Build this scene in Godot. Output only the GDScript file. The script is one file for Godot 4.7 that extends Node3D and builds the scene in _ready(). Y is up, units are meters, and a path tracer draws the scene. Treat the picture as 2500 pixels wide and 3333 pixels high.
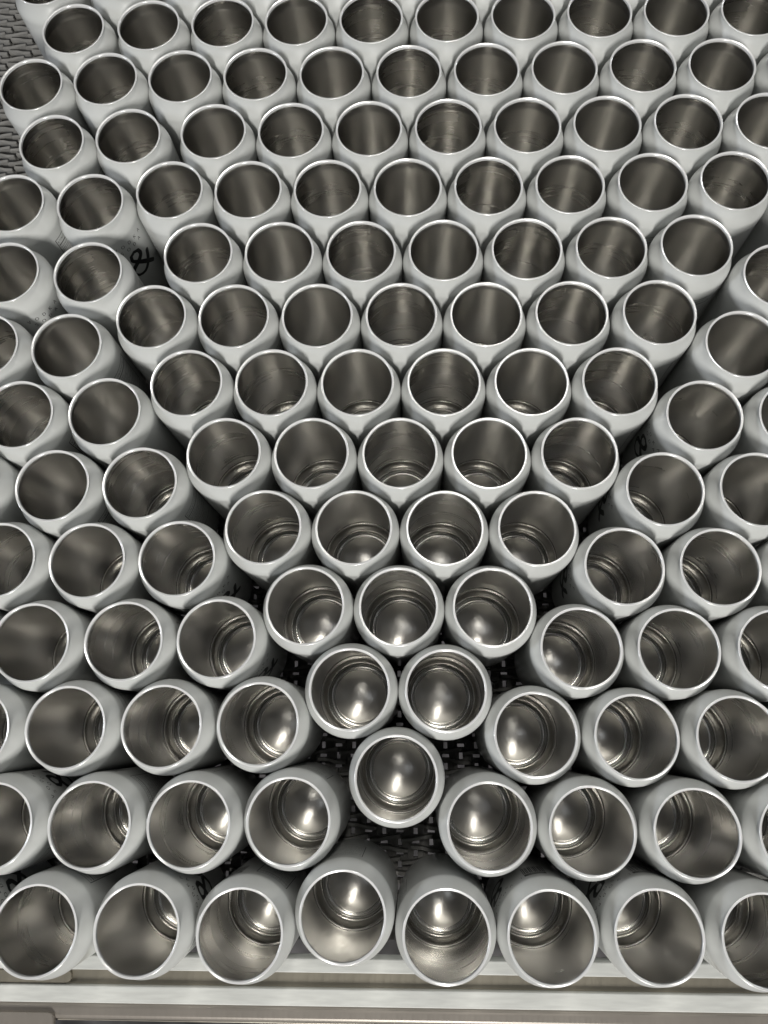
extends Node3D

const MM := 0.001
const BELT_TOP := 0.95            # metres above the floor
const CAN_H := 122.2              # millimetres
const RIM_Y := BELT_TOP + CAN_H * MM

# Every can: x, z of its axis (mm, measured from below the lens), the way its printed front faces, its label
const CANS := [
	[-313.3, 127.2, -35, "open white can, left block, front row at the rail, fifth can from the gap"],
	[-246.9, 126.2, -174, "open white can, left block, front row at the rail, fourth can from the gap"],
	[-180.4, 125.2, -30, "open white can, left block, front row at the rail, third can from the gap"],
	[-113.6, 127.0, -170, "open white can, left block, front row at the rail, second can from the gap"],
	[-48.0, 116.0, 160, "open white can, left block, front row at the rail, can nearest the gap"],
	[18.1, 126.4, 90, "open white can, right block, front row at the rail, can nearest the gap"],
	[84.2, 126.4, -155, "open white can, right block, front row at the rail, second can from the gap"],
	[151.0, 125.3, -145, "open white can, right block, front row at the rail, third can from the gap"],
	[217.1, 127.0, 48, "open white can, right block, front row at the rail, fourth can from the gap"],
	[-284.2, 63.4, -55, "open white can, left block, second row from the rail, fourth can from the gap"],
	[-217.7, 62.3, -150, "open white can, left block, second row from the rail, third can from the gap"],
	[-151.1, 61.6, 156, "open white can, left block, second row from the rail, second can from the gap"],
	[-84.7, 59.2, -177, "open white can, left block, second row from the rail, can nearest the gap"],
	[47.5, 61.6, -51, "open white can, right block, second row from the rail, can nearest the gap"],
	[113.7, 63.8, -1, "open white can, right block, second row from the rail, second can from the gap"],
	[180.7, 64.9, 3, "open white can, right block, second row from the rail, third can from the gap"],
	[247.7, 65.9, -35, "open white can, right block, second row from the rail, fourth can from the gap"],
	[-13.6, 32.0, -162, "lone open white can at the tip of the wedge, bare belt round it"],
	[-308.0, 1.8, 176, "open white can, left block, third row from the rail, fourth can from the gap"],
	[-241.0, -0.2, -137, "open white can, left block, third row from the rail, third can from the gap"],
	[-174.2, -1.0, -143, "open white can, left block, third row from the rail, second can from the gap"],
	[-107.5, -2.8, -177, "open white can, left block, third row from the rail, can nearest the gap"],
	[-45.5, -25.9, -109, "open can, shiny base in view, first from the left in the wedge's row of two"],
	[20.6, -25.0, -124, "open can, shiny base in view, second from the left in the wedge's row of two"],
	[80.2, 3.8, -47, "open white can, right block, third row from the rail, can nearest the gap"],
	[146.9, 5.1, -56, "open white can, right block, third row from the rail, second can from the gap"],
	[213.9, 6.2, -54, "open white can, right block, third row from the rail, third can from the gap"],
	[281.4, 6.2, 11, "open white can, right block, third row from the rail, fourth can from the gap"],
	[-339.8, -61.8, 179, "open white can, left block, fourth row from the rail, fourth can from the gap"],
	[-272.9, -58.1, -177, "open white can, left block, fourth row from the rail, third can from the gap"],
	[-205.9, -59.1, -118, "open white can, left block, fourth row from the rail, second can from the gap"],
	[-139.8, -60.5, 40, "open white can, left block, fourth row from the rail, can nearest the gap"],
	[-77.8, -83.6, -141, "open can, shiny base in view, first from the left in the wedge's row of three"],
	[-11.7, -82.7, -75, "open can, shiny base in view, second from the left in the wedge's row of three"],
	[54.4, -81.9, -80, "open can, shiny base in view, third from the left in the wedge's row of three"],
	[114.1, -53.6, -45, "open white can, right block, fourth row from the rail, can nearest the gap"],
	[180.4, -52.7, -61, "open white can, right block, fourth row from the rail, second can from the gap"],
	[248.0, -51.8, 1, "open white can, right block, fourth row from the rail, third can from the gap"],
	[-304.9, -118.0, -138, "open white can, left block, fifth row from the rail, third can from the gap"],
	[-238.2, -117.1, -113, "open white can, left block, fifth row from the rail, second can from the gap"],
	[-172.1, -118.2, 40, "open white can, left block, fifth row from the rail, can nearest the gap"],
	[-110.1, -141.2, -139, "open can, base partly seen, first from the left in the wedge's row of four"],
	[-44.0, -140.4, -120, "open can, base partly seen, second from the left in the wedge's row of four"],
	[22.0, -139.5, -117, "open can, base partly seen, third from the left in the wedge's row of four"],
	[88.1, -138.7, -101, "open can, base partly seen, fourth from the left in the wedge's row of four"],
	[147.9, -110.5, -175, "open white can, right block, fifth row from the rail, can nearest the gap"],
	[214.6, -109.5, -59, "open white can, right block, fifth row from the rail, second can from the gap"],
	[281.9, -108.5, -29, "open white can, right block, fifth row from the rail, third can from the gap"],
	[-341.1, -176.9, 179, "open white can, left block, sixth row from the rail, third can from the gap"],
	[-270.7, -174.7, -90, "open white can, left block, sixth row from the rail, second can from the gap"],
	[-204.4, -175.9, -95, "open white can, left block, sixth row from the rail, can nearest the gap"],
	[-142.5, -198.9, -137, "open can, base partly seen, first from the left in the wedge's row of five"],
	[-76.4, -198.0, -90, "open can, base partly seen, second from the left in the wedge's row of five"],
	[-10.3, -197.2, -101, "open can, base partly seen, third from the left in the wedge's row of five"],
	[55.8, -196.4, -98, "open can, base partly seen, fourth from the left in the wedge's row of five"],
	[121.9, -195.5, -73, "open can, base partly seen, fifth from the left in the wedge's row of five"],
	[181.7, -167.3, -165, "open white can, right block, sixth row from the rail, can nearest the gap"],
	[248.6, -166.2, -79, "open white can, right block, sixth row from the rail, second can from the gap"],
	[-304.9, -232.2, -105, "open white can, left block, seventh row from the rail, second can from the gap"],
	[-236.8, -233.5, -165, "open white can, left block, seventh row from the rail, can nearest the gap"],
	[-174.8, -256.5, -105, "open can, dark streaked inside, first from the left in the wedge's row of six"],
	[-108.7, -255.7, -90, "open can, dark streaked inside, second from the left in the wedge's row of six"],
	[-42.6, -254.9, -137, "open can, dark streaked inside, third from the left in the wedge's row of six"],
	[23.5, -254.0, -72, "open can, dark streaked inside, fourth from the left in the wedge's row of six"],
	[89.6, -253.2, -90, "open can, dark streaked inside, fifth from the left in the wedge's row of six"],
	[155.7, -252.4, -64, "open can, dark streaked inside, sixth from the left in the wedge's row of six"],
	[215.7, -224.0, 172, "open white can, right block, seventh row from the rail, can nearest the gap"],
	[283.4, -222.4, -81, "open white can, right block, seventh row from the rail, second can from the gap"],
	[-340.0, -291.2, -158, "open white can, left block, eighth row from the rail, second can from the gap"],
	[-272.8, -289.9, -99, "open white can, left block, eighth row from the rail, can nearest the gap"],
	[-207.1, -314.2, -143, "open can, dark streaked inside, first from the left in the wedge's nearer row of seven"],
	[-141.0, -313.3, -97, "open can, dark streaked inside, second from the left in the wedge's nearer row of seven"],
	[-74.9, -312.5, -76, "open can, dark streaked inside, third from the left in the wedge's nearer row of seven"],
	[-8.8, -311.7, -66, "open can, dark streaked inside, fourth from the left in the wedge's nearer row of seven"],
	[57.3, -310.9, -98, "open can, dark streaked inside, fifth from the left in the wedge's nearer row of seven"],
	[123.4, -310.4, -87, "open can, dark streaked inside, sixth from the left in the wedge's nearer row of seven"],
	[190.6, -309.8, -66, "open can, dark streaked inside, seventh from the left in the wedge's nearer row of seven"],
	[250.6, -281.7, -39, "open white can, right block, eighth row from the rail, can nearest the gap"],
	[318.2, -278.6, -78, "open white can, right block, eighth row from the rail, second can from the gap"],
	[-331.2, -356.6, 45, "open white can, left block, ninth row from the rail, second can from the gap"],
	[-262.4, -355.2, -104, "open white can, left block, ninth row from the rail, can nearest the gap"],
	[-173.2, -371.1, -90, "open can, dark streaked inside, first from the left in the wedge's farther row of seven"],
	[-107.0, -370.3, -140, "open can, dark streaked inside, second from the left in the wedge's farther row of seven"],
	[-40.9, -369.4, -69, "open can, dark streaked inside, third from the left in the wedge's farther row of seven"],
	[25.3, -368.7, -120, "open can, dark streaked inside, fourth from the left in the wedge's farther row of seven"],
	[91.5, -368.2, -94, "open can, dark streaked inside, fifth from the left in the wedge's farther row of seven"],
	[158.0, -367.9, -67, "open can, dark streaked inside, sixth from the left in the wedge's farther row of seven"],
	[224.8, -368.2, -37, "open can, dark streaked inside, seventh from the left in the wedge's farther row of seven"],
	[285.8, -339.9, -70, "open white can, right block, ninth row from the rail, can nearest the gap"],
	[-334.9, -422.6, -95, "open white can, left block, tenth row from the rail, second can from the gap"],
	[-267.4, -421.2, 39, "open white can, left block, tenth row from the rail, can nearest the gap"],
	[-201.4, -431.8, -128, "open can, dark streaked inside, first from the left in the wedge's widest row"],
	[-135.3, -430.1, -122, "open can, dark streaked inside, second from the left in the wedge's widest row"],
	[-69.2, -429.2, -124, "open can, dark streaked inside, third from the left in the wedge's widest row"],
	[-3.1, -428.5, -124, "open can, dark streaked inside, fourth from the left in the wedge's widest row"],
	[63.0, -427.9, -111, "open can, dark streaked inside, fifth from the left in the wedge's widest row"],
	[129.1, -427.4, -66, "open can, dark streaked inside, sixth from the left in the wedge's widest row"],
	[195.8, -427.7, -37, "open can, dark streaked inside, seventh from the left in the wedge's widest row"],
	[261.9, -427.2, -89, "open can, dark streaked inside, eighth from the left in the wedge's widest row"],
	[328.9, -426.6, -91, "open can, dark streaked inside, ninth from the left in the wedge's widest row"],
	[-307.3, -482.6, -88, "open white can, first from the left in the fourth row from the back"],
	[-241.3, -486.7, -114, "open white can, second from the left in the fourth row from the back"],
	[-168.1, -489.1, -117, "open white can, third from the left in the fourth row from the back"],
	[-101.6, -488.0, -122, "open white can, fourth from the left in the fourth row from the back"],
	[-35.4, -487.6, -91, "open white can, fifth from the left in the fourth row from the back"],
	[31.3, -487.4, -68, "open white can, sixth from the left in the fourth row from the back"],
	[97.4, -486.4, -87, "open white can, seventh from the left in the fourth row from the back"],
	[163.5, -485.9, -82, "open white can, eighth from the left in the fourth row from the back"],
	[230.0, -485.4, -102, "open white can, ninth from the left in the fourth row from the back"],
	[296.7, -484.4, -36, "open white can, tenth from the left in the fourth row from the back"],
	[-332.9, -543.6, -154, "open white can, first from the left in the third row from the back"],
	[-266.9, -547.6, -117, "open white can, second from the left in the third row from the back"],
	[-200.8, -547.7, -87, "open white can, third from the left in the third row from the back"],
	[-134.6, -547.8, -131, "open white can, fourth from the left in the third row from the back"],
	[-68.1, -546.6, -83, "open white can, fifth from the left in the third row from the back"],
	[-1.4, -545.5, -62, "open white can, sixth from the left in the third row from the back"],
	[65.4, -545.2, -78, "open white can, seventh from the left in the third row from the back"],
	[131.6, -544.5, -61, "open white can, eighth from the left in the third row from the back"],
	[197.8, -544.1, -103, "open white can, ninth from the left in the third row from the back"],
	[264.1, -542.3, -74, "open white can, tenth from the left in the third row from the back"],
	[331.1, -541.8, -89, "open white can, eleventh from the left in the third row from the back"],
	[-301.8, -603.8, -92, "open white can, first from the left in the second row from the back"],
	[-233.5, -605.2, -126, "open white can, second from the left in the second row from the back"],
	[-166.8, -605.8, -110, "open white can, third from the left in the second row from the back"],
	[-100.7, -605.2, -66, "open white can, fourth from the left in the second row from the back"],
	[-34.3, -604.6, -71, "open white can, fifth from the left in the second row from the back"],
	[32.6, -603.7, -57, "open white can, sixth from the left in the second row from the back"],
	[99.2, -603.1, -88, "open white can, seventh from the left in the second row from the back"],
	[165.5, -602.9, -80, "open white can, eighth from the left in the second row from the back"],
	[231.6, -601.5, -58, "open white can, ninth from the left in the second row from the back"],
	[297.7, -599.6, -70, "open white can, tenth from the left in the second row from the back"],
	[364.7, -599.1, -78, "open white can, eleventh from the left in the second row from the back"],
	[-336.4, -660.1, -124, "open white can, first from the left in the back row at the photo top"],
	[-266.0, -662.8, -137, "open white can, second from the left in the back row at the photo top"],
	[-199.3, -663.9, -116, "open white can, third from the left in the back row at the photo top"],
	[-133.2, -663.9, -69, "open white can, fourth from the left in the back row at the photo top"],
	[-67.1, -663.4, -66, "open white can, fifth from the left in the back row at the photo top"],
	[-0.2, -662.3, -84, "open white can, sixth from the left in the back row at the photo top"],
	[66.8, -661.6, -88, "open white can, seventh from the left in the back row at the photo top"],
	[133.1, -661.4, -94, "open white can, eighth from the left in the back row at the photo top"],
	[199.2, -660.8, -106, "open white can, ninth from the left in the back row at the photo top"],
	[265.4, -660.8, -88, "open white can, tenth from the left in the back row at the photo top"],
	[332.4, -660.8, -48, "open white can, eleventh from the left in the back row at the photo top"],
]

var taken := {}
var mats := {}
var eye := Vector3(0, RIM_Y + 0.5474, 0)


func _ready() -> void:
	# camera, air, lamps
	var cam := Camera3D.new()
	cam.name = "camera"
	cam.transform = Transform3D(Basis(Vector3(0.99921, -0.03961, -0.00194), Vector3(0.00871, 0.26673, -0.96373), Vector3(0.03869, 0.96296, 0.26686)).orthonormalized(), eye)
	cam.keep_aspect = Camera3D.KEEP_HEIGHT
	cam.fov = 66.48
	cam.near = 0.02
	cam.far = 60.0
	add_child(cam)
	cam.current = true
	var env := Environment.new()
	env.background_mode = Environment.BG_COLOR
	env.background_color = Color(0.033, 0.033, 0.034).linear_to_srgb()
	env.tonemap_mode = Environment.TONE_MAPPER_LINEAR
	env.tonemap_exposure = 1.0
	env.sdfgi_enabled = true
	env.ssao_enabled = true
	env.ssil_enabled = true
	var we := WorldEnvironment.new()
	we.name = "world"
	we.environment = env
	add_child(we)
	lamp("hall_tube", Vector3(0.1, 3.2, 3.05), Vector3(0.0, 1.05, -0.1), Vector2(0.16, 1.1), 12.5, Color(1.0, 0.99, 0.965))
	lamp("hall_tube_001", Vector3(-3.2, 2.4, 0.1), Vector3(0.0, 1.05, -0.1), Vector2(0.5, 0.5), 2.7, Color(0.95, 0.97, 1.0))
	lamp("hall_tube_002", Vector3(0.35, 4.2, -1.35), Vector3(0.0, 1.05, -0.2), Vector2(0.18, 1.5), 3.6, Color(1.0, 0.985, 0.95))
	lamp("hall_tube_003", Vector3(2.6, 2.3, -2.4), Vector3(0.0, 1.05, -0.2), Vector2(0.5, 0.5), 1.2, Color(0.98, 0.99, 1.0))
	make_materials()

	# large structure
	var floor_mesh := PlaneMesh.new()
	floor_mesh.size = Vector2(14, 14)
	var fl := piece("floor", floor_mesh, mats.floor, self)
	fl.set_meta("kind", "structure")
	fl.set_meta("label", "pale hall floor seen in specks through the belt openings")
	build_belt()
	build_rail()

	# the cans
	var proto := make_can()
	for i in CANS.size():
		var c: Array = CANS[i]
		var o: Node3D = proto if i == 0 else proto.duplicate()
		o.name = numbered("can")
		if i > 0:
			add_child(o)
		o.position = Vector3(c[0] * MM, BELT_TOP, c[1] * MM)
		o.rotation.y = deg_to_rad(180.0 - c[2])
		o.set_meta("label", c[3])
		o.set_meta("category", "can")
		o.set_meta("group", "open cans packed on the belt")
		(o.get_node("lining") as MeshInstance3D).material_override = mats["lining%d" % (i * 7 % 5)]
		(o.get_node("base") as MeshInstance3D).material_override = mats["base%d" % (i * 7 % 5)]
		(o.get_node("dome") as MeshInstance3D).material_override = mats["dome%d" % (i * 13 % 5)]


# ---------------------------------------------------------------- helpers
func numbered(called: String) -> String:
	var k: int = taken.get(called, 0)
	taken[called] = k + 1
	return called if k == 0 else "%s_%03d" % [called, k]


func lamp(called: String, at: Vector3, aim: Vector3, size: Vector2, energy: float, tint: Color, up := Vector3.UP) -> void:
	var l := AreaLight3D.new()
	l.name = called
	l.area_size = size
	l.light_energy = energy
	l.light_color = tint
	l.shadow_enabled = true
	add_child(l)
	l.look_at_from_position(at, aim, up)


func piece(called: String, mesh: Mesh, m: Material, parent: Node, at := Transform3D()) -> MeshInstance3D:
	var o := MeshInstance3D.new()
	o.name = called
	o.mesh = mesh
	o.material_override = m
	o.transform = at
	parent.add_child(o, true)
	return o


func mat(color: Color, rough: float, metal := 0.0) -> StandardMaterial3D:
	var m := StandardMaterial3D.new()
	m.albedo_color = color.linear_to_srgb()
	m.roughness = rough
	m.metallic = metal
	return m


func noise(freq: float, octaves: int, s: int, lo: float, hi: float, size := 256) -> NoiseTexture2D:
	var n := FastNoiseLite.new()
	n.seed = s
	n.frequency = freq
	n.fractal_octaves = octaves
	var g := Gradient.new()
	g.set_color(0, Color(lo, lo, lo))
	g.set_color(1, Color(hi, hi, hi))
	var t := NoiseTexture2D.new()
	t.width = size
	t.height = size
	t.seamless = true
	t.noise = n
	t.color_ramp = g
	return t


func make_materials() -> void:
	var paint := mat(Color(1, 1, 1), 0.36)
	paint.albedo_texture = label_print()
	paint.texture_repeat = false
	paint.clearcoat_enabled = true
	paint.clearcoat = 0.6
	paint.clearcoat_roughness = 0.13
	mats.paint = paint
	mats.rim = mat(Color(0.96, 0.97, 0.98), 0.2, 0.22)
	mats.rim.clearcoat_enabled = true
	mats.rim.clearcoat = 1.0
	mats.rim.clearcoat_roughness = 0.12
	for k in 5:
		var l := mat(Color(0.65, 0.638, 0.61), 1.0, 1.0)
		l.roughness_texture = drawn(k, 0.265 + 0.012 * k)
		l.roughness_texture_channel = BaseMaterial3D.TEXTURE_CHANNEL_RED
		l.anisotropy_enabled = true
		l.anisotropy = [-0.3, -0.38, -0.2, -0.34, -0.25][k]
		l.clearcoat_enabled = true
		l.clearcoat = 0.3
		l.clearcoat_roughness = 0.14
		mats["lining%d" % k] = l
		var b := mat(Color(0.78, 0.77, 0.75), 0.30 + 0.02 * k, 1.0)
		b.clearcoat_enabled = true
		b.clearcoat = 0.45
		b.clearcoat_roughness = 0.12 + 0.015 * k
		var c: StandardMaterial3D = b.duplicate()
		c.roughness = 0.16
		mats["base%d" % k] = c
		var w := NoiseTexture2D.new()
		var n := FastNoiseLite.new()
		n.seed = 60 + k
		n.frequency = 0.012
		n.fractal_octaves = 3
		w.noise = n
		w.width = 256
		w.height = 128
		w.seamless = true
		w.as_normal_map = true
		w.bump_strength = 3.0
		b.normal_enabled = true
		b.normal_texture = w
		b.normal_scale = 0.2
		mats["dome%d" % k] = b
	var link := mat(Color(0.30, 0.295, 0.285), 0.65)
	link.albedo_texture = noise(0.02, 4, 3, 0.78, 1.0)
	link.uv1_triplanar = true
	link.uv1_world_triplanar = true
	link.uv1_scale = Vector3.ONE * 9.0
	link.roughness_texture = noise(0.03, 3, 9, 0.7, 1.0)
	mats.link = link
	var ground := mat(Color(0.2, 0.19, 0.2), 0.5)
	ground.albedo_texture = noise(0.03, 3, 77, 0.1, 1.0)
	ground.uv1_triplanar = true
	ground.uv1_world_triplanar = true
	ground.uv1_scale = Vector3.ONE * 1.3
	mats.floor = ground
	var strip := mat(Color(0.70, 0.71, 0.685), 0.5)
	strip.albedo_texture = noise(0.03, 4, 21, 0.91, 1.0)
	strip.uv1_triplanar = true
	strip.uv1_world_triplanar = true
	strip.uv1_scale = Vector3(4, 30, 30)
	mats.strip = strip
	var steel := mat(Color(0.52, 0.48, 0.42), 0.34, 1.0)
	steel.roughness_texture = noise(0.02, 4, 31, 0.55, 1.0)
	steel.uv1_triplanar = true
	steel.uv1_world_triplanar = true
	steel.uv1_scale = Vector3(3, 60, 60)
	steel.roughness = 0.5
	mats.steel = steel
	var ledge := mat(Color(0.36, 0.33, 0.27), 0.42, 0.55)
	ledge.roughness_texture = noise(0.02, 4, 35, 0.6, 1.0)
	ledge.uv1_triplanar = true
	ledge.uv1_world_triplanar = true
	ledge.uv1_scale = Vector3(90, 8, 8)
	mats.ledge = ledge
	var edge: StandardMaterial3D = ledge.duplicate()
	edge.albedo_color = Color(0.33, 0.30, 0.27).linear_to_srgb()
	edge.metallic = 0.45
	mats.edge = edge
	mats.dark = mat(Color(0.05, 0.05, 0.05), 0.6)


# rings and streaks left by drawing and ironing the wall, as roughness
func drawn(s: int, mean: float) -> ImageTexture:
	var im := Image.create(128, 256, false, Image.FORMAT_RGB8)
	var n := FastNoiseLite.new()
	n.seed = 40 + s
	n.frequency = 0.05
	for y in 256:
		var ring := n.get_noise_2d(y * 1.3, 7.0) * 0.014 + n.get_noise_2d(y * 0.25, 90.0) * 0.03
		for x in 128:
			var a := TAU * x / 128.0
			var v := mean + ring + 0.018 * n.get_noise_3d(cos(a) * 14.0, sin(a) * 14.0, y * 0.03)
			im.set_pixel(x, y, Color(v, v, v))
	return ImageTexture.create_from_image(im)


# ---------------------------------------------------------------- the print on the cans
const PW := 2048
const PH := 960
const P_TOP := 16.0               # mm below the rim where the print field begins
const P_MM := 98.0                # its height
var ink: PackedByteArray


func px(mm: Vector2) -> Vector2:   # mm round the can from the front, mm below the rim
	return Vector2(PW * (0.5 + mm.x / 207.3), PH * (mm.y - P_TOP) / P_MM)


func dot(x: int, y: int, v: int) -> void:
	if y >= 0 and y < PH:
		ink[y * PW + posmod(x, PW)] = v


func tri(a: Vector2, b: Vector2, c: Vector2, v: int) -> void:
	var x0 := int(floor(min(a.x, b.x, c.x)))
	var x1 := int(ceil(max(a.x, b.x, c.x)))
	var y0 := int(floor(min(a.y, b.y, c.y)))
	var y1 := int(ceil(max(a.y, b.y, c.y)))
	for y in range(y0, y1 + 1):
		for x in range(x0, x1 + 1):
			if Geometry2D.point_is_inside_triangle(Vector2(x + 0.5, y + 0.5), a, b, c):
				dot(x, y, v)


func bar(x: float, y: float, w: float, h: float, v := 20) -> void:
	var a := px(Vector2(x, y))
	var b := px(Vector2(x + w, y + h))
	for yy in range(int(a.y), int(b.y)):
		for xx in range(int(a.x), int(b.x)):
			dot(xx, yy, v)


func letters(text: String, at: Vector2, high: float, font: Font, v := 20, turn := 0.0) -> void:
	var t := TextMesh.new()
	t.text = text
	t.font = font
	t.font_size = 32
	t.pixel_size = 0.03
	t.depth = 0.0
	t.curve_step = 1.0
	var arr := t.get_mesh_arrays()
	var vs: PackedVector3Array = arr[Mesh.ARRAY_VERTEX]
	var ix := PackedInt32Array(range(vs.size()))
	if arr[Mesh.ARRAY_INDEX] != null:
		ix = arr[Mesh.ARRAY_INDEX]
	var s := high / (32 * 0.03 * 0.72)
	for i in range(0, ix.size() - 2, 3):
		var q: Array[Vector2] = []
		for k in 3:
			var p := Vector2(vs[ix[i + k]].x, -vs[ix[i + k]].y).rotated(turn) * s
			q.append(px(at + p))
		tri(q[0], q[1], q[2], v)


# print too small to read: rows of marks the size of small letters
func fine_print(rng: RandomNumberGenerator, x0: float, x1: float, y: float, high: float) -> void:
	var x := x0
	while x < x1:
		var w := high * rng.randf_range(0.35, 0.6)
		bar(x, y + (0.0 if rng.randf() < 0.4 else high * 0.25), 0.2, high * rng.randf_range(0.7, 1.0))
		if rng.randf() < 0.7:
			bar(x, y + high * rng.randf_range(0.3, 0.85), w * 0.8, 0.22)
		if rng.randf() < 0.5:
			bar(x + w * 0.6, y + high * 0.3, 0.2, high * 0.7)
		x += w + (high * 0.5 if rng.randf() < 0.18 else high * 0.18)


func brush(points: Array, r0: float, r1: float) -> void:
	var c := Curve2D.new()
	for i in points.size():
		var before: Vector2 = points[max(i - 1, 0)]
		var after: Vector2 = points[min(i + 1, points.size() - 1)]
		var t := (after - before) * 0.26
		c.add_point(points[i], -t, t)
	var n := 260
	for k in n:
		var p := px(c.sample_baked(c.get_baked_length() * k / n))
		var r: float = lerp(r0, r1, 0.5 + 0.5 * sin(k * TAU / n * 2.3)) * PW / 207.3
		for y in range(int(p.y - r), int(p.y + r) + 1):
			for x in range(int(p.x - r), int(p.x + r) + 1):
				if Vector2(x, y).distance_to(p) < r:
					dot(x, y, 18)


func label_print() -> ImageTexture:
	ink = PackedByteArray()
	ink.resize(PW * PH)
	ink.fill(255)
	var sans := SystemFont.new()
	sans.font_names = PackedStringArray(["Droid Sans"])
	# spaced rows of capitals
	for i in 5:
		letters("VODKA"[i], Vector2((i - 2) * 7.0, 26.5), 3.6, sans)
	for i in 4:
		letters("SODA"[i], Vector2((i - 1.5) * 7.0, 33.0), 3.6, sans)
	# the big brushed ampersand
	brush([Vector2(13, 68.5), Vector2(6, 61), Vector2(-3, 51.5), Vector2(-6.2, 46.5), Vector2(-5.2, 42), Vector2(-1, 39.6), Vector2(3.4, 41.5), Vector2(4.4, 46), Vector2(1, 51), Vector2(-6, 55.5), Vector2(-10, 60.5), Vector2(-9, 66), Vector2(-3.5, 69), Vector2(3.5, 66.5), Vector2(9, 59.5), Vector2(12, 52)], 1.5, 2.3)
	letters("L", Vector2(-22, 27), 3.2, sans)
	# facts panel and bar code between the two fronts
	var f := Vector2(-62.0, 0)
	bar(f.x - 12, 28, 24, 0.5)
	bar(f.x - 12, 74, 24, 0.5)
	bar(f.x - 12, 28, 0.5, 46)
	bar(f.x + 11.6, 28, 0.5, 46)
	var rng := RandomNumberGenerator.new()
	rng.seed = 12
	fine_print(rng, f.x - 10.5, f.x + 10.5, 30.5, 2.2)
	bar(f.x - 11, 35, 22, 1.0)
	for i in 7:
		fine_print(rng, f.x - 10.5, f.x + rng.randf_range(-2, 10), 38.0 + i * 4.6, 1.4)
		bar(f.x - 11, 41.4 + i * 4.6, 22, 0.25)
	var b := Vector2(-32.0, 0)
	bar(b.x - 8, 26, 15, 5.5)
	bar(b.x - 6.5, 28, 12, 0.7, 240)
	bar(b.x - 6.5, 29.8, 9, 0.6, 240)
	var x := -8.0
	while x < 7.0:
		var w := rng.randf_range(0.3, 1.0)
		bar(b.x + x, 33, w, 20)
		x += w + rng.randf_range(0.3, 0.9)
	fine_print(rng, b.x - 8, b.x + 7, 54.4, 1.5)
	for i in 6:
		fine_print(rng, 42.0, rng.randf_range(52, 60), 29.0 + i * 3.4, 1.4)
	var im := Image.create(PW, PH, false, Image.FORMAT_RGB8)
	var white := Color(0.63, 0.64, 0.635).linear_to_srgb()
	var black := Color(0.012, 0.012, 0.014).linear_to_srgb()
	im.fill(white)
	for y in PH:
		for xx in PW:
			if ink[y * PW + xx] < 100:
				im.set_pixel(xx, y, black)
	return ImageTexture.create_from_image(im)


# ---------------------------------------------------------------- a can
# profile: (radius, height) in mm from the base up; height 0 is the belt
func lathe(profile: Array, around: int, outward: float, print_uv := false) -> ArrayMesh:
	var v := PackedVector3Array()
	var nn := PackedVector3Array()
	var uv := PackedVector2Array()
	var ix := PackedInt32Array()
	var m := profile.size()
	var length := 0.0
	var run: Array[float] = [0.0]
	for i in range(1, m):
		length += (profile[i] as Vector2).distance_to(profile[i - 1])
		run.append(length)
	for i in m:
		var p: Vector2 = profile[i]
		var d: Vector2 = (profile[min(i + 1, m - 1)] - profile[max(i - 1, 0)]).normalized()
		var nr := Vector2(d.y, -d.x) * outward
		for k in around + 1:
			var a := TAU * k / around
			v.append(Vector3(cos(a) * p.x, p.y, sin(a) * p.x) * MM)
			nn.append(Vector3(cos(a) * nr.x, nr.y, sin(a) * nr.x).normalized())
			uv.append(Vector2(1.0 - float(k) / around, (CAN_H - p.y - P_TOP) / P_MM if print_uv else run[i] / length))
	for i in m - 1:
		for k in around:
			var a := i * (around + 1) + k
			var b := a + 1
			var c := a + around + 1
			var d := c + 1
			for t in [[a, b, c], [b, d, c]]:
				var face: Vector3 = (v[t[1]] - v[t[0]]).cross(v[t[2]] - v[t[0]])
				if face.dot(nn[t[0]] + nn[t[1]] + nn[t[2]]) > 0.0:
					ix.append_array(PackedInt32Array([t[0], t[2], t[1]]))
				else:
					ix.append_array(PackedInt32Array([t[0], t[1], t[2]]))
	var arr := []
	arr.resize(Mesh.ARRAY_MAX)
	arr[Mesh.ARRAY_VERTEX] = v
	arr[Mesh.ARRAY_NORMAL] = nn
	arr[Mesh.ARRAY_TEX_UV] = uv
	arr[Mesh.ARRAY_INDEX] = ix
	var out := ArrayMesh.new()
	out.add_surface_from_arrays(Mesh.PRIMITIVE_TRIANGLES, arr)
	return out


func smooth(points: Array, steps: int) -> Array:
	var c := Curve2D.new()
	for i in points.size():
		var before: Vector2 = points[max(i - 1, 0)]
		var after: Vector2 = points[min(i + 1, points.size() - 1)]
		var t := (after - before) / 6.0
		c.add_point(points[i], -t, t)
	var out := []
	for k in steps + 1:
		out.append(c.sample((points.size() - 1) * k / float(steps) if k < steps else points.size() - 1.0, 0.0) if false else c.samplef((points.size() - 1) * k / float(steps)))
	return out


func arc(mid: Vector2, r: float, from: float, to: float, n: int) -> Array:
	var out := []
	for k in n + 1:
		var a := deg_to_rad(lerp(from, to, k / float(n)))
		out.append(mid + Vector2(cos(a), sin(a)) * r)
	return out


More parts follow.
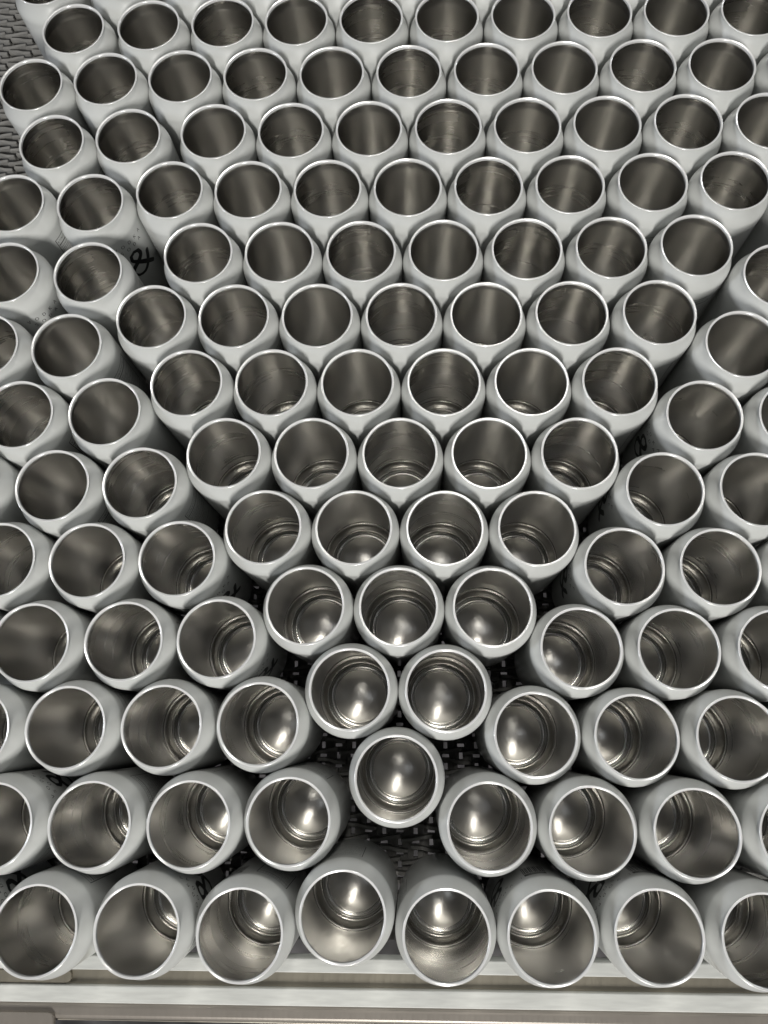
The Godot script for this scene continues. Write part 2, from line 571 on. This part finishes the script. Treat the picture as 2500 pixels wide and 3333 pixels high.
func make_can() -> Node3D:
	var o := Node3D.new()
	o.name = "can"
	add_child(o)
	var h := CAN_H
	# outside: standing ring, lower taper, straight wall, shoulder, neck
	var foot := smooth([Vector2(21.9, 3.5), Vector2(22.7, 1.0), Vector2(23.8, 0.0), Vector2(24.9, 0.5), Vector2(26.6, 2.0), Vector2(29.4, 4.6), Vector2(31.6, 7.8), Vector2(32.7, 11.0), Vector2(33.0, 14.0)], 24)
	var neck := smooth([Vector2(33.0, h - 20.0), Vector2(32.97, h - 17.6), Vector2(32.6, h - 15.4), Vector2(31.5, h - 12.6), Vector2(29.95, h - 9.7), Vector2(28.4, h - 6.9), Vector2(27.2, h - 4.6), Vector2(26.62, h - 2.9), Vector2(26.5, h - 1.9)], 30)
	piece("body", lathe(foot + [Vector2(33.0, 40.0), Vector2(33.0, 70.0)] + neck, 96, 1.0, true), mats.paint, o)
	# flange rolled outward at the mouth
	var flange := [Vector2(26.5, h - 1.9), Vector2(26.58, h - 1.2), Vector2(26.95, h - 0.75)]
	flange += arc(Vector2(27.72, h - 0.34), 0.34, -90.0, 105.0, 7)      # curled outer edge
	flange += [Vector2(27.35, h - 0.13), Vector2(27.12, h - 0.17)]
	flange += arc(Vector2(26.97, h - 0.8), 0.62, 75.0, 180.0, 7)        # inner radius
	flange += [Vector2(26.32, h - 1.8), Vector2(26.3, h - 2.4)]
	piece("rim", lathe(flange, 96, 1.0), mats.rim, o)
	# inside wall, going down
	var wall := smooth([Vector2(26.3, h - 2.4), Vector2(26.34, h - 3.4), Vector2(26.95, h - 5.3), Vector2(28.0, h - 7.4), Vector2(29.5, h - 10.0), Vector2(30.9, h - 12.7), Vector2(31.9, h - 14.9)], 26)
	piece("lining", lathe(wall + [Vector2(32.5, h - 16.6), Vector2(32.68, h - 17.4), Vector2(32.76, h - 18.4), Vector2(32.78, h - 21.0), Vector2(32.8, 75.0), Vector2(32.8, 40.0), Vector2(32.8, 14.0)], 96, 1.0), mats.lining0, o)
	# inside of the base: lower taper, ring groove, dome
	var base := [Vector2(32.8, 14.0)]
	base += arc(Vector2(29.3, 13.0), 3.5, 0.0, -38.0, 6)           # knuckle below the wall
	var p := Vector2(32.06, 10.85)
	for k in 8:                                                     # taper, near half a right angle
		var a := deg_to_rad(lerp(39.0, 53.0, k / 7.0))
		p += Vector2(-sin(a), -cos(a)) * 0.75
		base.append(p)
	base += [Vector2(26.7, 5.6), Vector2(25.7, 3.6)]
	base += arc(Vector2(23.75, 2.1), 1.65, 15.0, -190.0, 12)       # ring groove
	base += [Vector2(22.05, 3.6)]
	base += arc(Vector2(20.3, 4.1), 1.75, 0.0, 64.0, 5)            # inner knuckle
	var dome := [base[base.size() - 1]]
	for k in range(1, 25):
		var r: float = 21.0 * (1.0 - k / 24.2)
		dome.append(Vector2(max(r, 0.01), sqrt(2704.0 - r * r) - 52.0 + 10.1))
	piece("dome", lathe(dome, 96, 1.0), mats.dome0, o)
	piece("base", lathe(base, 96, 1.0), mats.base0, o)
	return o


# ---------------------------------------------------------------- the belt
func slab(outline: Array, y0: float, y1: float, bevel := 0.0) -> ArrayMesh:   # outline in x, z (mm), clockwise from above
	var st := SurfaceTool.new()
	st.begin(Mesh.PRIMITIVE_TRIANGLES)
	st.set_smooth_group(-1)
	var pts := PackedVector2Array(outline)
	var mid := Vector2.ZERO
	for p in pts:
		mid += p / pts.size()
	var inner := PackedVector2Array()
	for p in pts:
		inner.append(p - (p - mid).normalized() * bevel)
	var n := pts.size()
	var tris := Geometry2D.triangulate_polygon(inner)
	for i in range(0, tris.size(), 3):
		var q: Array[Vector3] = []
		for k in 3:
			var p := inner[tris[i + k]]
			q.append(Vector3(p.x, y1, p.y) * MM)
		if (q[1] - q[0]).cross(q[2] - q[0]).y > 0:
			q.reverse()
		for p in q:
			st.add_vertex(p)
	for i in n:
		var j := (i + 1) % n
		var levels := [[pts[i], pts[j], y0, pts[i], pts[j], y1 - bevel], [pts[i], pts[j], y1 - bevel, inner[i], inner[j], y1]]
		for l in levels:
			var a := Vector3(l[0].x, l[2], l[0].y) * MM
			var b := Vector3(l[1].x, l[2], l[1].y) * MM
			var c := Vector3(l[3].x, l[5], l[3].y) * MM
			var d := Vector3(l[4].x, l[5], l[4].y) * MM
			var out2: Vector2 = (l[0] + l[1]) * 0.5 - mid
			for t in [[a, b, c], [b, d, c]]:
				var f: Vector3 = (t[1] - t[0]).cross(t[2] - t[0])
				if f.dot(Vector3(out2.x, 0.2, out2.y)) > 0:
					t.reverse()
				for p in t:
					st.add_vertex(p)
	st.generate_normals()
	return st.commit()


func hidden(p: Vector3) -> bool:
	var d := eye - p
	var flat := Vector2(d.x, d.z)
	var reach := (CAN_H * MM) / d.y
	for c in CANS:
		var q := Vector2(c[0] * MM - p.x, c[1] * MM - p.z)
		var t: float = clamp(q.dot(flat) / max(flat.length_squared(), 1e-9), 0.0, reach)
		if (q - flat * t).length() < 0.031:
			return true
	return false


func build_belt() -> void:
	var o := Node3D.new()
	o.name = "conveyor_belt"
	o.position = Vector3(0, BELT_TOP, 0)
	o.set_meta("label", "grey plastic conveyor belt of interlocking links under the cans")
	o.set_meta("category", "conveyor belt")
	add_child(o)
	# links of two kinds, in rows that interlock
	var wide: Array = [slab([Vector2(-12.6, 0.6), Vector2(-5, 0.1), Vector2(4, -1.9), Vector2(12.1, -3.0), Vector2(12.1, 0.2), Vector2(5, 0.7), Vector2(-4, 2.5), Vector2(-12.6, 3.1)], -9.5, 0.0, 0.5),
		slab([Vector2(-12.3, -3.1), Vector2(-3, -2.5), Vector2(4, -0.7), Vector2(11.4, -0.1), Vector2(11.4, 2.3), Vector2(8.6, 2.6), Vector2(3, 2.0), Vector2(-4, 0.0), Vector2(-12.3, -0.4)], -9.5, 0.0, 0.5)]
	var spots := [[], []]
	var seen_spots := []
	var cam_t: Transform3D = (get_node("camera") as Camera3D).transform
	for r in range(-108, 19):
		var z := r * 8.35 + 1.0
		var kind := posmod(r, 2)
		for k in range(-24, 18):
			var x := k * 25.4 + (0.0 if kind == 0 else 7.0)
			var at := Vector3(x * MM, BELT_TOP, z * MM)
			var v := cam_t.affine_inverse() * at
			var inside: bool = abs(v.x / v.z) < 0.505 and abs(v.y / v.z) < 0.67
			if inside and not (hidden(at) and hidden(at + Vector3(0.009, 0, 0)) and hidden(at - Vector3(0.009, 0, 0))):
				seen_spots.append([v.length(), kind, x, z])
			else:
				spots[kind].append(Vector2(x, z))
	seen_spots.sort_custom(func(a, b): return a[0] < b[0])
	print("links in view ", seen_spots.size(), " others ", spots[0].size() + spots[1].size())
	for i in seen_spots.size():
		var s: Array = seen_spots[i]
		if i < 300:
			piece("belt_link" if i == 0 else "belt_link_%03d" % i, wide[s[1]], mats.link, o, Transform3D(Basis(), Vector3(s[2], 0, s[3]) * MM))
		else:
			spots[s[1]].append(Vector2(s[2], s[3]))
	for kind in 2:
		scatter("belt_links" if kind == 0 else "belt_links_001", wide[kind], spots[kind], 0.0, o)
	# the lattice under the links, its openings lying and standing in turn
	for turn in 2:
		var hx := 2.9 if turn == 0 else 1.6
		var hz := 1.3 if turn == 0 else 2.6
		var st := SurfaceTool.new()
		st.begin(Mesh.PRIMITIVE_TRIANGLES)
		for q in [[-6.3, -4.15, -hx, 4.15], [hx, -4.15, 6.3, 4.15], [-hx, -4.15, hx, -hz], [-hx, hz, hx, 4.15]]:
			st.append_from(slab([Vector2(q[0], q[1]), Vector2(q[2], q[1]), Vector2(q[2], q[3]), Vector2(q[0], q[3])], -14.0, -9.0, 0.25), 0, Transform3D())
		var under := []
		for r in range(-108, 19):
			for k in range(-48, 36):
				if posmod(r + k, 2) == turn:
					under.append(Vector2(k * 12.7 - 1.2, r * 8.35 + 5.1))
		scatter("belt_lattice" if turn == 0 else "belt_lattice_001", st.commit(), under, 0.0, o)


func scatter(called: String, mesh: Mesh, at: Array, y: float, parent: Node) -> void:
	var mm := MultiMesh.new()
	mm.transform_format = MultiMesh.TRANSFORM_3D
	mm.mesh = mesh
	mm.instance_count = at.size()
	for i in at.size():
		mm.set_instance_transform(i, Transform3D(Basis(), Vector3(at[i].x, y, at[i].y) * MM))
	var o := MultiMeshInstance3D.new()
	o.name = called
	o.multimesh = mm
	o.material_override = mats.link
	o.set_meta("kind", "stuff")
	parent.add_child(o, true)


# ---------------------------------------------------------------- the rail along the belt
func strip_bar(z0: float, z1: float, y0: float, y1: float, r: float) -> ArrayMesh:
	# a bar along x with rounded edges, mm
	var prof := []
	for c in [[Vector2(z0 + r, y0 + r), 180.0], [Vector2(z0 + r, y1 - r), 90.0], [Vector2(z1 - r, y1 - r), 0.0], [Vector2(z1 - r, y0 + r), -90.0]]:
		for k in 5:
			var a := deg_to_rad(c[1] + 90.0 - k * 22.5)
			prof.append(c[0] + Vector2(cos(a), sin(a)) * r)
	var st := SurfaceTool.new()
	st.begin(Mesh.PRIMITIVE_TRIANGLES)
	st.set_smooth_group(-1)
	var mid := Vector2((z0 + z1) / 2, (y0 + y1) / 2)
	var n := prof.size()
	for i in n:
		var p: Vector2 = prof[i]
		var q: Vector2 = prof[(i + 1) % n]
		var nrm := (p + q) * 0.5 - mid
		var a := Vector3(-620, p.y, p.x) * MM
		var b := Vector3(620, p.y, p.x) * MM
		var c := Vector3(-620, q.y, q.x) * MM
		var d := Vector3(620, q.y, q.x) * MM
		for t in [[a, b, c], [b, d, c]]:
			if (t[1] - t[0]).cross(t[2] - t[0]).dot(Vector3(0, nrm.y, nrm.x)) > 0:
				t.reverse()
			for v in t:
				st.add_vertex(v)
		for e in [-620.0, 620.0]:
			var t := [Vector3(e, mid.y, mid.x) * MM, Vector3(e, p.y, p.x) * MM, Vector3(e, q.y, q.x) * MM]
			if (t[1] - t[0]).cross(t[2] - t[0]).x * e > 0:
				t.reverse()
			for v in t:
				st.add_vertex(v)
	st.generate_normals()
	return st.commit()


func build_rail() -> void:
	var o := Node3D.new()
	o.name = "guide_rail"
	o.position = Vector3(0, RIM_Y - 0.085, 0)
	o.set_meta("label", "steel guide rail with two white plastic strips along the belt edge")
	o.set_meta("category", "guide rail")
	add_child(o)
	piece("white_strip", strip_bar(161.6, 171.0, -14.0, 0.0, 0.8), mats.strip, o)
	piece("channel", strip_bar(171.05, 181.0, -20.0, -3.0, 0.5), mats.ledge, o)
	piece("white_strip", strip_bar(181.05, 192.4, -16.0, 0.6, 0.8), mats.strip, o)
	piece("edge_bar", strip_bar(192.8, 203.6, -10.0, -0.6, 3.2), mats.edge, o)
	piece("side_plate", strip_bar(204.0, 206.0, -160.0, -7.0, 0.6), mats.steel, o)
	# plates that join and carry the rail at its left
	var tab := []
	for k in 9:
		var a := deg_to_rad(-90.0 + k * 22.5)
		tab.append(Vector2(-258.0 + 4.0 * cos(a), 176.0 + 4.0 * sin(a)))
	tab += [Vector2(-360, 180.0), Vector2(-360, 172.0)]
	piece("splice_plate", slab(tab, -6.0, -0.8, 0.4), mats.ledge, o)
	var plate := [Vector2(-268, 198.5), Vector2(-265, 199.2), Vector2(-263, 201.5), Vector2(-262.5, 206), Vector2(-263, 221), Vector2(-266, 224), Vector2(-360, 224), Vector2(-360, 198.5)]
	var br := piece("bracket", slab(plate, -1.0, 2.2, 0.7), mats.edge, o)
	var slot := []
	for k in 16:
		var a := TAU * k / 16
		slot.append(Vector2(-291.0 + 7.5 * cos(a), 211.0 + 3.4 * sin(a)))
	piece("slot_plug", slab(slot, 2.2, 2.9, 0.3), mats.steel, br)
	var slot2 := slot.map(func(v): return Vector2(-291, 211) + (v - Vector2(-291, 211)) * 0.55)
	piece("slot_hole", slab(slot2, 2.9, 3.2, 0.1), mats.dark, br)
	piece("lower_lip", strip_bar(206.3, 209.0, -22.0, -19.0, 0.8), mats.strip, o)
